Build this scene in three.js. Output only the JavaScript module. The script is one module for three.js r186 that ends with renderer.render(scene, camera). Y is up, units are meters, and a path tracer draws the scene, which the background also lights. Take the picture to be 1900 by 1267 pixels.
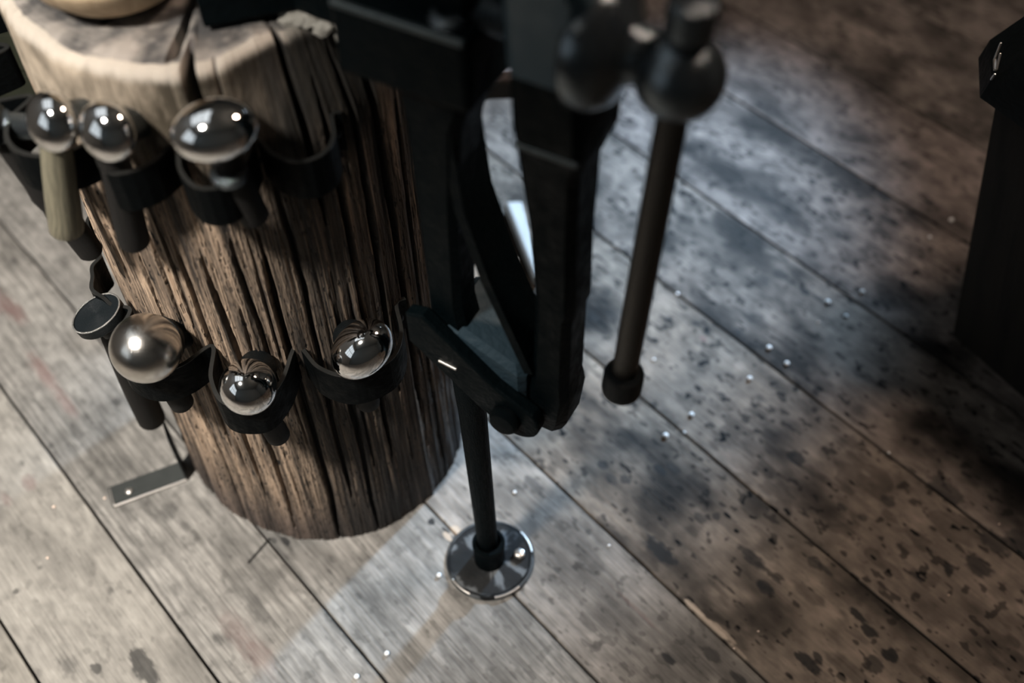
import * as THREE from 'three';
import { mergeGeometries, toCreasedNormals } from 'three/addons/utils/BufferGeometryUtils.js';
import { RoundedBoxGeometry } from 'three/addons/geometries/RoundedBoxGeometry.js';
import { RectAreaLightUniformsLib } from 'three/addons/lights/RectAreaLightUniformsLib.js';

// ---------------------------------------------------------------- camera, sky, lights, exposure
const scene = new THREE.Scene();
const IMG_W = 1900, IMG_H = 1267, FPX = 2070, EYE = new THREE.Vector3(0, 1.4, 0);
const camera = new THREE.PerspectiveCamera(2 * Math.atan(IMG_H / 2 / FPX) * 180 / Math.PI, IMG_W / IMG_H, 0.05, 30);
const downC = new THREE.Vector3(50, -1667, -FPX).normalize();        // straight down, seen from the tilted camera
const upC = downC.clone().negate();
const fwC = new THREE.Vector3(0, 0, -1).addScaledVector(upC, upC.z).normalize();
const rtC = new THREE.Vector3().crossVectors(fwC, upC);
const camToWorld = new THREE.Matrix4().makeBasis(rtC, upC, fwC.clone().negate()).transpose();
camera.quaternion.setFromRotationMatrix(camToWorld);
camera.position.copy(EYE);
camera.focus = 1.27;
camera.userData.fStop = 1.9;
scene.background = new THREE.Color(0.02, 0.024, 0.028);
scene.add(camera);

const renderer = new THREE.WebGLRenderer({ antialias: true });
renderer.toneMapping = THREE.LinearToneMapping;
renderer.toneMappingExposure = 0.92;
renderer.shadowMap.enabled = true;
RectAreaLightUniformsLib.init();

const KEY_POS = new THREE.Vector3(-0.98, 2.32, 0.06);                // bulb of the shaded pendant on the left
const key = new THREE.SpotLight(new THREE.Color(1, 0.92, 0.83), 46, 0, 0.53, 1, 2);
key.position.copy(KEY_POS); key.target.position.set(-0.9, 0, -0.8); key.shadow.radius = 6; key.castShadow = true;
scene.add(key, key.target);
const COOL_POS = new THREE.Vector3(1.69, 1.9, -3.06), COOL_AIM = new THREE.Vector3(0.08, 0, -1.3);
const cool = new THREE.SpotLight(new THREE.Color(0.52, 0.75, 1.0), 165, 0, 0.185, 0.75, 2);
cool.position.copy(COOL_POS); cool.target.position.copy(COOL_AIM); cool.shadow.radius = 5; cool.castShadow = true;
scene.add(cool, cool.target);
const FILL_POS = new THREE.Vector3(1.0, 2.35, -1.05);                 // added warm fill over the far right, shaped as a pendant
const back = new THREE.PointLight(new THREE.Color(1, 0.76, 0.60), 5.2, 0, 2);
back.position.copy(FILL_POS); back.shadow.radius = 8; back.castShadow = true;
scene.add(back);
const WIN = { x: -2.19, y: 1.65, z: 0.7, w: 1.6, h: 1.3 };           // frosted window in the left wall
const winLight = new THREE.RectAreaLight(new THREE.Color(0.8, 0.92, 1.0), 0.12, WIN.w, WIN.h);
winLight.position.set(WIN.x + 0.03, WIN.y, WIN.z); winLight.lookAt(0, WIN.y, WIN.z);
scene.add(winLight);
const SKYL = { x: -1.4, z: -1.0, w: 1.5, h: 1.4, y: 2.66 };            // frosted roof light, dim
const roofLight = new THREE.RectAreaLight(new THREE.Color(0.9, 0.96, 1.0), 0.10, SKYL.w, SKYL.h);
roofLight.position.set(SKYL.x, SKYL.y - 0.03, SKYL.z); roofLight.lookAt(SKYL.x, 0, SKYL.z);
scene.add(roofLight);

// ---------------------------------------------------------------- helpers
function rng(seed) { let s = seed >>> 0; return () => { s = (s + 0x6D2B79F5) | 0; let t = Math.imul(s ^ (s >>> 15), 1 | s); t = (t + Math.imul(t ^ (t >>> 7), 61 | t)) ^ t; return ((t ^ (t >>> 14)) >>> 0) / 4294967296; }; }
const PERM = new Float32Array(65536); { const r = rng(77); for (let i = 0; i < 65536; i++) PERM[i] = r(); }
const hash = (x, y) => PERM[(Math.imul(x, 374761393) + Math.imul(y, 668265263) ^ (Math.imul(x, 1274126177) >>> 13)) & 65535];
function vn(x, y) {                                                   // value noise 0..1
  const xi = Math.floor(x), yi = Math.floor(y); let fx = x - xi, fy = y - yi;
  fx = fx * fx * (3 - 2 * fx); fy = fy * fy * (3 - 2 * fy);
  const a = hash(xi, yi), b = hash(xi + 1, yi), c = hash(xi, yi + 1), d = hash(xi + 1, yi + 1);
  return a + (b - a) * fx + (c - a) * fy + (a - b - c + d) * fx * fy;
}
const fbm = (x, y, o = 4) => { let s = 0, a = 0.5, n = 0; for (let i = 0; i < o; i++) { s += a * vn(x, y); n += a; x = x * 2.03 + 17.1; y = y * 2.03 + 5.3; a *= 0.5; } return s / n; };
const clamp = (v, a = 0, b = 1) => v < a ? a : v > b ? b : v;
const sstep = (a, b, v) => { const t = clamp((v - a) / (b - a)); return t * t * (3 - 2 * t); };
const mix = (a, b, t) => a + (b - a) * t;
const DEG = Math.PI / 180;

function ray(px, py) { return new THREE.Vector3(px - IMG_W / 2, -(py - IMG_H / 2), -FPX).applyMatrix4(camToWorld).normalize(); }
function atY(px, py, h = 0) { const d = ray(px, py); return EYE.clone().addScaledVector(d, (h - EYE.y) / d.y); }   // the point of height h
const SC = new THREE.Vector3(-0.285, 0, -1.0), SR = 0.215, SH = 0.81; // stump: foot, radius, height
function onStump(px, py, r) {                                         // the point at distance r from the stump's axis
  const d = ray(px, py), ox = EYE.x - SC.x, oz = EYE.z - SC.z;
  const a = d.x * d.x + d.z * d.z, b = 2 * (ox * d.x + oz * d.z), c = ox * ox + oz * oz - r * r;
  const t = (-b - Math.sqrt(Math.max(0, b * b - 4 * a * c))) / (2 * a);
  return EYE.clone().addScaledVector(d, t);
}
const cyl = (deg, r, h) => new THREE.Vector3(SC.x + r * Math.sin(deg * DEG), h, SC.z + r * Math.cos(deg * DEG));
const radial = p => new THREE.Vector3(p.x - SC.x, 0, p.z - SC.z).normalize();

const used = {};
function numbered(n) { const k = used[n] = (used[n] ?? -1) + 1; return k ? `${n}_${String(k).padStart(3, '0')}` : n; }
function tag(o, label, category, group) { o.userData.label = label; if (category) o.userData.category = category; if (group) o.userData.group = group; return o; }
function thing(name, label, category, pos, group) {
  const o = new THREE.Group(); o.name = numbered(name); if (pos) o.position.copy(pos);
  scene.add(o); return tag(o, label, category, group);
}
function part(name, geo, mat, parent, label) {
  const m = new THREE.Mesh(geo, mat); m.name = name; m.castShadow = m.receiveShadow = true;
  if (label) m.userData.label = label;
  (parent || scene).add(m); return m;
}
function structure(name, geo, mat) { const m = part(name, geo, mat, scene); m.userData.kind = 'structure'; return m; }

function tex(w, h, fn, srgb, wrapS = THREE.RepeatWrapping, wrapT = THREE.RepeatWrapping) {
  const d = new Uint8Array(w * h * 4), o = [0, 0, 0];
  for (let y = 0, i = 0; y < h; y++) for (let x = 0; x < w; x++, i += 4) { fn(x, y, o); d[i] = o[0]; d[i + 1] = o[1]; d[i + 2] = o[2]; d[i + 3] = 255; }
  const t = new THREE.DataTexture(d, w, h, THREE.RGBAFormat);
  t.magFilter = THREE.LinearFilter; t.minFilter = THREE.LinearMipmapLinearFilter; t.generateMipmaps = true;
  t.wrapS = wrapS; t.wrapT = wrapT; if (srgb) t.colorSpace = THREE.SRGBColorSpace; t.needsUpdate = true; return t;
}
const enc = v => 255 * Math.pow(clamp(v), 1 / 2.2);                   // linear to stored colour

// loft through octagonal (chamfered rectangle) sections stacked along y
function loft(secs, crease = 0.5) {
  const rings = secs.map(s => {
    const c = s.c ?? 0.004, { x0, x1, z0, z1, y } = s, t = s.t ?? 0;
    return [[x0 + c, z1], [x1 - c, z1], [x1, z1 - c], [x1, z0 + c], [x1 - c, z0], [x0 + c, z0], [x0, z0 + c], [x0, z1 - c]].map(([x, z]) => [x, y + t * (x - x0), z]);
  });
  const pos = [], tri = (a, b, c) => pos.push(...a, ...b, ...c);
  for (let i = 0; i < rings.length - 1; i++) for (let k = 0; k < 8; k++) {
    const a = rings[i][k], b = rings[i][(k + 1) % 8], c = rings[i + 1][(k + 1) % 8], d = rings[i + 1][k];
    tri(a, b, c); tri(a, c, d);
  }
  const cap = (r, top) => { for (let k = 1; k < 7; k++) top ? tri(r[0], r[k], r[k + 1]) : tri(r[0], r[k + 1], r[k]); };
  cap(rings[0], false); cap(rings[rings.length - 1], true);
  return finish(pos, crease);
}
function finish(pos, crease = 0.5) {
  let g = new THREE.BufferGeometry(); g.setAttribute('position', new THREE.Float32BufferAttribute(pos, 3));
  g.computeVertexNormals(); g = toCreasedNormals(g, crease); boxUV(g); return g;
}
function boxUV(g) {                                                   // uv in metres
  const p = g.attributes.position, n = g.attributes.normal, uv = new Float32Array(p.count * 2);
  for (let i = 0; i < p.count; i++) {
    const ax = Math.abs(n.getX(i)), ay = Math.abs(n.getY(i)), az = Math.abs(n.getZ(i));
    const q = ay >= ax && ay >= az ? [p.getX(i), p.getZ(i)] : ax >= az ? [p.getZ(i), p.getY(i)] : [p.getX(i), p.getY(i)];
    uv[2 * i] = q[0]; uv[2 * i + 1] = q[1];
  }
  g.setAttribute('uv', new THREE.BufferAttribute(uv, 2)); return g;
}
const lathe = (pts, n = 40) => new THREE.LatheGeometry(pts.map(([r, y]) => new THREE.Vector2(Math.max(r, 1e-5), y)), n);
const UP = new THREE.Vector3(0, 1, 0);
function orient(g, dir, at) { g.applyQuaternion(new THREE.Quaternion().setFromUnitVectors(UP, dir.clone().normalize())); if (at) g.translate(at.x, at.y, at.z); return g; }
function rbox(w, h, d, r = 0.003, s = 2) { return boxUV(new RoundedBoxGeometry(w, h, d, s, r)); }

// ---------------------------------------------------------------- materials
const ironBump = tex(256, 256, (x, y, o) => { const v = 255 * fbm(x / 9, y / 9, 4); o[0] = o[1] = o[2] = v; });
ironBump.repeat.set(8, 8);
const ironRough = tex(256, 256, (x, y, o) => { const v = 255 * (0.45 + 0.5 * fbm(x / 20 + 40, y / 20, 4)); o[0] = o[1] = o[2] = v; });
ironRough.repeat.set(6, 6);
const iron = (r, g, b, rough, metal, bump = 0.0006, spec = 1) => new THREE.MeshPhysicalMaterial({ specularIntensity: spec, color: new THREE.Color(r, g, b), roughness: rough, metalness: metal, bumpMap: ironBump, bumpScale: bump, roughnessMap: ironRough });
const M = {
  viseIron: iron(0.0014, 0.0036, 0.0046, 0.75, 0, 0.0009, 0.13),
  coolLitYoke: iron(0.028, 0.052, 0.070, 0.8, 0.1, 0.0009, 0.6),  // lighter and bluer than the vise: cool light put into the colour
  screwIron: iron(0.11, 0.13, 0.145, 0.16, 0.85, 0.0002, 1),
  bar: iron(0.055, 0.052, 0.048, 0.55, 0.7, 0.0003),
  blackIron: iron(0.004, 0.006, 0.007, 0.65, 0.0, 0.0006, 0.35),
  strapIron: iron(0.0018, 0.0026, 0.003, 0.8, 0.0, 0.0006, 0.1),
  strapLitEdge: iron(0.03, 0.031, 0.03, 0.55, 0.6, 0.0003),  // paler than the band, carries the light on its top edge
  chrome: new THREE.MeshStandardMaterial({ color: new THREE.Color(0.78, 0.78, 0.78), roughness: 0.06, metalness: 1 }),
  satin: new THREE.MeshStandardMaterial({ color: new THREE.Color(0.62, 0.60, 0.57), roughness: 0.2, metalness: 1, bumpMap: ironBump, bumpScale: 0.00008 }),
  worn: new THREE.MeshStandardMaterial({ color: new THREE.Color(0.6, 0.58, 0.55), roughness: 0.35, metalness: 0.9 }),
  zinc: iron(0.05, 0.055, 0.054, 0.6, 0.3, 0.0003, 0.5),
  coolLitJaw: iron(0.045, 0.075, 0.095, 0.6, 0.2, 0.0004, 0.7),  // cool light on the jaw head put into the colour
  litEdgeSteel: iron(0.06, 0.075, 0.08, 0.5, 0.5, 0.0004, 0.8),  // lighter iron for the strips that paint edge highlights
  zincBright: iron(0.35, 0.35, 0.34, 0.4, 0.7, 0.0002),
  discFace: iron(0.008, 0.011, 0.013, 0.6, 0.0, 0.0005, 0.3),
  pellet: new THREE.MeshStandardMaterial({ color: new THREE.Color(0.85, 0.88, 0.9), roughness: 0.5 }),
  chip: new THREE.MeshStandardMaterial({ color: new THREE.Color(0.75, 0.6, 0.5), roughness: 0.6 }),
};
function woodTex(seed, light, dark, freq, w = 256, h = 1024) {        // u across, v along the grain
  return tex(w, h, (x, y, o) => {
    const a = fbm(x / 14 + seed, y / 160, 4), l = Math.pow(0.5 + 0.5 * Math.sin(6.28 * (x / w * freq + 2.5 * fbm(x / 90 + seed, y / 400, 3))), 3);
    const f = vn(x / 1.3 + seed * 3, y / 40), t = clamp(0.55 * a + 0.3 * l + 0.3 * f - 0.15);
    for (let k = 0; k < 3; k++) o[k] = enc(mix(light[k], dark[k], t));
  }, true);
}
const woodMat = (seed, light, dark, freq, rx, ry, rough = 0.7) => { const t = woodTex(seed, light, dark, freq); t.repeat.set(rx, ry); return new THREE.MeshPhysicalMaterial({ map: t, roughness: rough, specularIntensity: Math.min(1, 0.3 + 2 * light[0]), bumpMap: t, bumpScale: 0.0006 }); };
M.paleHandle = woodMat(3, [0.20, 0.185, 0.13], [0.04, 0.038, 0.027], 8, 2, 1);
M.darkHandle = woodMat(9, [0.010, 0.009, 0.0085], [0.004, 0.005, 0.005], 8, 2, 1, 0.7);
M.stoolWood = woodMat(21, [0.30, 0.22, 0.19], [0.07, 0.05, 0.045], 6, 6, 1.2);
M.blockWood = woodMat(25, [0.34, 0.25, 0.18], [0.16, 0.10, 0.06], 5, 8, 4);
M.bowlWood = woodMat(31, [0.50, 0.39, 0.26], [0.28, 0.20, 0.12], 5, 3, 1);
M.darkBlock = woodMat(41, [0.030, 0.026, 0.022], [0.010, 0.010, 0.010], 9, 2, 1, 0.85);
M.paleStick = woodMat(45, [0.42, 0.42, 0.41], [0.3, 0.3, 0.29], 3, 10, 4);
M.crateWood = woodMat(49, [0.035, 0.04, 0.025], [0.015, 0.018, 0.012], 3, 3, 1, 0.9);

// ---------------------------------------------------------------- room shell
const RX0 = -2.2, RX1 = 2.6, RZ0 = -3.8, RZ1 = 1.6, RH = 2.7, T = 0.12;
const plasterBump = tex(256, 256, (x, y, o) => { o[0] = o[1] = o[2] = 255 * fbm(x / 12, y / 12, 5); });
const plaster = (r, g, b) => new THREE.MeshStandardMaterial({ color: new THREE.Color(r, g, b), roughness: 0.95, bumpMap: plasterBump, bumpScale: 0.002 });
const pLight = plaster(0.3, 0.31, 0.31), pDark = plaster(0.10, 0.12, 0.13), pCeil = plaster(0.2, 0.22, 0.22);
function slab(x0, x1, y0, y1, z0, z1) { const g = new THREE.BoxGeometry(x1 - x0, y1 - y0, z1 - z0); g.translate((x0 + x1) / 2, (y0 + y1) / 2, (z0 + z1) / 2); return g; }
{
  const wz0 = WIN.z - WIN.w / 2, wz1 = WIN.z + WIN.w / 2, wy0 = WIN.y - WIN.h / 2, wy1 = WIN.y + WIN.h / 2;
  structure('wall_left', mergeGeometries([slab(RX0 - T, RX0, -0.1, RH + 0.1, RZ0 - T, wz0), slab(RX0 - T, RX0, -0.1, RH + 0.1, wz1, RZ1 + T), slab(RX0 - T, RX0, -0.1, wy0, wz0, wz1), slab(RX0 - T, RX0, wy1, RH + 0.1, wz0, wz1)]), pLight);
  structure('wall_right', slab(RX1, RX1 + T, -0.1, RH + 0.1, RZ0 - T, RZ1 + T), pDark);
  structure('wall_back', slab(RX0, RX1, -0.1, RH + 0.1, RZ0 - T, RZ0), pDark);
  structure('wall_front', slab(RX0, RX1, -0.1, RH + 0.1, RZ1, RZ1 + T), pDark);
  const sx0 = SKYL.x - SKYL.w / 2, sx1 = SKYL.x + SKYL.w / 2, sz0 = SKYL.z - SKYL.h / 2, sz1 = SKYL.z + SKYL.h / 2;
  structure('ceiling', mergeGeometries([slab(RX0, sx0, RH, RH + 0.1, RZ0, RZ1), slab(sx1, RX1, RH, RH + 0.1, RZ0, RZ1), slab(sx0, sx1, RH, RH + 0.1, RZ0, sz0), slab(sx0, sx1, RH, RH + 0.1, sz1, RZ1)]), pCeil);
  const win = (name, paneGeo, bars, glow, k) => {
    const g = new THREE.Group(); g.name = name; g.userData.kind = 'structure'; scene.add(g);
    part('pane', paneGeo, new THREE.MeshStandardMaterial({ color: 0x888888, emissive: glow, emissiveIntensity: k, roughness: 0.5 }), g);
    part('window_frame', mergeGeometries(bars), new THREE.MeshStandardMaterial({ color: new THREE.Color(0.05, 0.05, 0.05), roughness: 0.6 }), g);
  };
  const b = [], fx0 = RX0 - 0.05, fx1 = RX0 + 0.005;
  for (let i = 0; i <= 4; i++) { const z = wz0 + (wz1 - wz0) * i / 4; b.push(slab(fx0, fx1, wy0, wy1, z - 0.02, z + 0.02)); if (i % 2) continue; const y = wy0 + (wy1 - wy0) * i / 4; b.push(slab(fx0, fx1, y - 0.02, y + 0.02, wz0, wz1)); }
  win('window_1', slab(RX0 - 0.04, RX0 - 0.03, wy0, wy1, wz0, wz1), b, new THREE.Color(0.85, 0.94, 1), 0.9);
  const c = [];
  for (let i = 0; i <= 3; i++) { const x = sx0 + (sx1 - sx0) * i / 3; c.push(slab(x - 0.02, x + 0.02, RH - 0.005, RH + 0.05, sz0, sz1)); }
  win('window_2', slab(sx0, sx1, RH + 0.03, RH + 0.04, sz0, sz1), c, new THREE.Color(0.9, 0.96, 1), 1.0);
}

// ---------------------------------------------------------------- plank floor
const BD = 50 * DEG, CU = Math.cos(BD), SU = Math.sin(BD);            // boards run along (CU, SU) in x, z
const uv2w = (u, v) => [u * CU - v * SU, u * SU + v * CU];
const w2uv = (x, z) => [x * CU + z * SU, -x * SU + z * CU];
const pxUV = (px, py) => { const p = atY(px, py, 0); return w2uv(p.x, p.z); };
// stains seen on the boards: px, py, half length along the board (m), half width (m), strength
const STAINS = [
  [1225, 1022, .030, .011, .95], [1395, 1035, .024, .010, .75], [1755, 910, .035, .015, .7], [1480, 850, .014, .012, .8], [1590, 1140, .016, .006, .9], [1612, 1170, .014, .008, .9],
  [1500, 1230, .022, .009, .9], [1518, 1220, .009, .006, .8], [1652, 1215, .012, .010, .95], [1622, 1232, .014, .012, .7], [1240, 1222, .013, .006, .9], [1320, 1215, .014, .008, .6],
  [1372, 1260, .016, .006, .8], [1815, 1050, .022, .014, .8], [1845, 1005, .025, .016, .75], [1900, 1010, .03, .02, .6], [1420, 1090, .013, .009, .8], [1412, 1085, .008, .006, .8], [1440, 1075, .01, .004, .7],
  [1510, 1045, .012, .009, .6], [1530, 1055, .014, .004, .7], [1300, 960, .012, .009, .6], [1330, 958, .007, .006, .7], [1160, 890, .010, .007, .8], [1225, 872, .013, .006, .8], [1135, 890, .012, .008, .6], [1118, 862, .009, .007, .75], [1250, 870, .012, .009, .6],
  [1590, 760, .02, .014, .55], [1560, 820, .016, .012, .5], [1650, 930, .012, .01, .7], [1562, 940, .01, .005, .7], [1600, 960, .008, .006, .6], [1760, 1055, .009, .007, .8], [1700, 1070, .012, .004, .6],
  [1005, 740, .010, .005, .6], [980, 860, .02, .008, .5], [990, 900, .02, .01, .6], [960, 905, .016, .014, .45], [870, 960, .006, .005, .0], [800, 968, .006, .005, .95], [828, 985, .008, .003, .8],
  [530, 1003, .009, .005, .9], [508, 1003, .006, .004, .6], [265, 1235, .036, .013, .75], [178, 1240, .010, .006, .7], [125, 1235, .022, .014, .5], [205, 1095, .008, .006, .55], [240, 1098, .005, .004, .4], [30, 1097, .005, .004, .6], [75, 1053, .005, .005, .45],
  [310, 950, .022, .020, .5], [340, 975, .016, .01, .4], [225, 860, .03, .018, .35], [405, 1185, .014, .008, .5], [320, 1090, .02, .016, .25], [480, 1130, .04, .014, .4], [1290, 600, .006, .005, .8], [1312, 618, .006, .004, .8], [1395, 590, .02, .018, .55], [1370, 615, .008, .006, .7],
  [1345, 455, .012, .006, .5], [1420, 520, .02, .016, .5], [1448, 508, .014, .01, .6], [1494, 541, .009, .006, .85], [1520, 555, .02, .005, .7], [1475, 530, .03, .006, .5], [1310, 540, .006, .005, .5], [1270, 585, .014, .009, .4], [1240, 590, .010, .008, .4], [1320, 742, .006, .005, .5], [1340, 733, .006, .004, .8], [1410, 740, .012, .009, .55],
  [1125, 545, .012, .012, .5], [1138, 585, .018, .012, .55], [1100, 590, .012, .01, .5], [1285, 500, .004, .004, .6], [1180, 120, .010, .008, .5], [1595, 25, .014, .008, .55], [1575, 300, .016, .004, .6], [1690, 308, .022, .018, .6], [1770, 213, .010, .006, .7], [1733, 215, .02, .01, .6], [1640, 365, .014, .010, .7], [1605, 390, .010, .007, .7], [1507, 337, .009, .008, .8], [1550, 345, .013, .007, .7], [1595, 365, .008, .007, .7], [1533, 372, .010, .006, .7], [1645, 405, .016, .009, .7], [1725, 376, .010, .006, .7], [1400, 355, .014, .004, .5], [1425, 365, .018, .006, .6], [1320, 340, .008, .005, .6], [1375, 315, .008, .006, .4], [1365, 310, .012, .004, .4], [1240, 415, .008, .006, .5], [1390, 455, .012, .006, .4], [1285, 450, .008, .006, .6], [1450, 400, .03, .02, .4], [1390, 260, .025, .02, .3], [1480, 165, .03, .02, .3], [1660, 540, .05, .04, .35], [1560, 430, .05, .03, .35], [1720, 470, .05, .04, .4],
  [60, 285, .0, .0, 0], [120, 480, .02, .012, .45], [25, 485, .012, .008, .45], [60, 375, .02, .01, .3], [218, 745, .012, .008, .5], [95, 827, .008, .006, .5], [40, 860, .008, .006, .5],
];
const RED = [[55, 895, .02, .012, .45], [10, 925, .02, .008, .35], [30, 580, .04, .016, .6], [80, 690, .06, .014, .65], [120, 745, .05, .012, .5], [0, 560, .05, .02, .5], [1305, 628, .010, .006, .7], [440, 1170, .05, .02, .3], [480, 1215, .04, .02, .35], [1180, 1130, .05, .004, .3]];
const PALE = [[1310, 1150, .045, .004, .7], [1290, 1130, .02, .004, .6], [1345, 1175, .02, .004, .5], [1370, 1210, .02, .004, .4], [845, 985, .010, .008, .8], [830, 995, .01, .004, .7]];
const CUT = [[462, 1043, 500, 1000]];
const toUV = L => L.filter(s => s[2] > 0).map(([px, py, a, b, k]) => { const [u, v] = pxUV(px, py); return { u, v, a, b, k }; });
const S_D = toUV(STAINS), S_R = toUV(RED), S_P = toUV(PALE), S_C = CUT.map(([a, b, c, d]) => [pxUV(a, b), pxUV(c, d)]);
function clipPoly(poly, nx, nz, d) {                                  // keep n.p <= d
  const out = [];
  for (let i = 0; i < poly.length; i++) {
    const a = poly[i], b = poly[(i + 1) % poly.length], da = a[0] * nx + a[1] * nz - d, db = b[0] * nx + b[1] * nz - d;
    if (da <= 0) out.push(a);
    if (da * db < 0) { const t = da / (da - db); out.push([a[0] + (b[0] - a[0]) * t, a[1] + (b[1] - a[1]) * t]); }
  }
  return out;
}
const room = [[RX0, RZ0], [RX1, RZ0], [RX1, RZ1], [RX0, RZ1]];
const view = [[0, 0], [1900, 0], [1900, 1267], [0, 1267]].map(([x, y]) => { const p = atY(x, y, 0); return [p.x * 1.03, p.z + (y ? 0.05 : -0.06)]; });
const strip = (poly, v0, v1) => clipPoly(clipPoly(poly, -SU, CU, v1), SU, -CU, -v0).map(p => w2uv(...p));
const GAP = 0.0016;
function plankGeo(poly) {                                             // poly in u, v; thick board with eased edges
  const n = poly.length; let area = 0;
  for (let i = 0; i < n; i++) { const a = poly[i], b = poly[(i + 1) % n]; area += a[0] * b[1] - a[1] * b[0]; }
  if (area < 0) poly = poly.slice().reverse();
  const e = 0.0012, cu = poly.reduce((s, p) => s + p[0], 0) / n, cv = poly.reduce((s, p) => s + p[1], 0) / n;
  const inner = poly.map(([u, v]) => [u + Math.sign(cu - u) * e, v + Math.sign(cv - v) * e]);
  const pos = [], uv = [], P = ([u, v], y) => { const [x, z] = uv2w(u, v); return [x, y, z]; };
  const tri = (a, b, c, ua, ub, uc) => { pos.push(...a, ...b, ...c); uv.push(...ua, ...ub, ...uc); };
  for (let i = 1; i < n - 1; i++) tri(P(inner[0], 0), P(inner[i + 1], 0), P(inner[i], 0), inner[0], inner[i + 1], inner[i]);
  for (let i = 0; i < n; i++) {
    const j = (i + 1) % n, A = poly[i], B = poly[j], a = inner[i], b = inner[j];
    tri(P(a, 0), P(b, 0), P(B, -e), a, b, B); tri(P(a, 0), P(B, -e), P(A, -e), a, B, A);
    tri(P(A, -e), P(B, -e), P(B, -0.024), A, B, B); tri(P(A, -e), P(B, -0.024), P(A, -0.024), A, B, A);
  }
  const g = new THREE.BufferGeometry(); g.setAttribute('position', new THREE.Float32BufferAttribute(pos, 3)); g.setAttribute('uv', new THREE.Float32BufferAttribute(uv, 2));
  g.computeVertexNormals(); return g;
}
function boardLook(seed, tone, tint, grain, dirt, u, v, v0, v1, o) {  // colour o and height o[3] of a board at u, v (metres)
  const w = 0.018 * (fbm(u * 1.6 + seed, v * 6, 3) - 0.5) + 0.05 * (fbm(u * 0.5 + seed * 2, v * 2.2, 2) - 0.5);
  const g1 = Math.pow(0.5 + 0.5 * Math.sin(6.283 * ((v + w) * 62 + 5 * fbm(v * 26 + seed, u * 0.9, 3))), 2.2);
  const fib = vn(u * 26 + seed * 5, v * 900) * 0.55 + vn(u * 60 + seed, v * 420) * 0.45;
  const blot = fbm(u * 9 + seed, v * 13 + seed, 4), fine = fbm(u * 55 + seed, v * 110, 4);
  let k = tone * (1 - grain * 0.30 * g1) * (0.80 + 0.40 * (fib - 0.5) * (0.5 + grain)) * (0.86 + 0.5 * (fine - 0.5));
  k *= 1.12 - (0.12 + dirt * 0.8) * sstep(0.38, 0.78, blot);
  const worn = sstep(0.62, 0.8, fbm(u * 3 + seed * 7, v * 11, 3)); k *= 1 + 0.18 * worn;
  const sp = fbm(u * 70 + seed * 9, v * 120, 2); if (dirt > 0.25) k *= 1 - 0.62 * dirt * sstep(0.66, 0.78, sp) - 0.36 * dirt * sstep(0.58, 0.70, fbm(u * 24 + seed, v * 45, 3)); k *= Math.max(0.15, 1 - 0.5 * dirt * (fbm(u * 34 + 8, v * 40 + seed, 4) - 0.5) * 2);
  const ed = Math.min(v - v0, v1 - v) + 0.004 * (vn(u * 45 + seed, v0 * 99) - 0.5);
  k *= 0.42 + 0.58 * sstep(-0.0005, 0.0032, ed);
  let r = k * tint[0], gg = k * tint[1], b = k * tint[2], h = 0.55 - 0.25 * g1 + 0.35 * (fib - 0.5) + 0.3 * (fine - 0.5);
  const cov = (s, soft) => { const du = (u - s.u) / s.a, dv = (v - s.v) / s.b; if (du * du + dv * dv > 3.2) return 0; const q = Math.sqrt(du * du + dv * dv) + 0.7 * (fbm(u * 120 + s.a * 999, v * 190, 3) - 0.5) + 0.25 * (fib - 0.5); return s.k * (1 - sstep(soft ? 0.25 : 0.72, 1.12, q)); };
  for (const s of S_D) { const c = cov(s, s.k < 0.6); if (c > 0) { r = mix(r, 0.013, c); gg = mix(gg, 0.014, c); b = mix(b, 0.015, c); } }
  for (const s of S_R) { const c = cov(s, true); if (c > 0) { r = mix(r, 0.15, c); gg = mix(gg, 0.085, c); b = mix(b, 0.08, c); } }
  for (const s of S_P) { const c = cov(s, false); if (c > 0) { r = mix(r, 0.48, c); gg = mix(gg, 0.40, c); b = mix(b, 0.32, c); } }
  for (const [A, B] of S_C) {
    const dx = B[0] - A[0], dy = B[1] - A[1], t = clamp(((u - A[0]) * dx + (v - A[1]) * dy) / (dx * dx + dy * dy)), q = Math.hypot(u - A[0] - t * dx, v - A[1] - t * dy);
    const c = 0.9 * (1 - sstep(0.0012, 0.003, q)); if (c > 0) { r *= 1 - c; gg *= 1 - c; b *= 1 - c; h -= c; }
  }
  o[0] = r; o[1] = gg; o[2] = b; o[3] = h;
}
const floor = new THREE.Group(); floor.name = 'floor'; floor.userData.kind = 'structure'; scene.add(floor);
part('subfloor', slab(RX0 - T, RX1 + T, -0.1, -0.024, RZ0 - T, RZ1 + T), new THREE.MeshStandardMaterial({ color: new THREE.Color(0.012, 0.011, 0.010), roughness: 1 }), floor);
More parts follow.
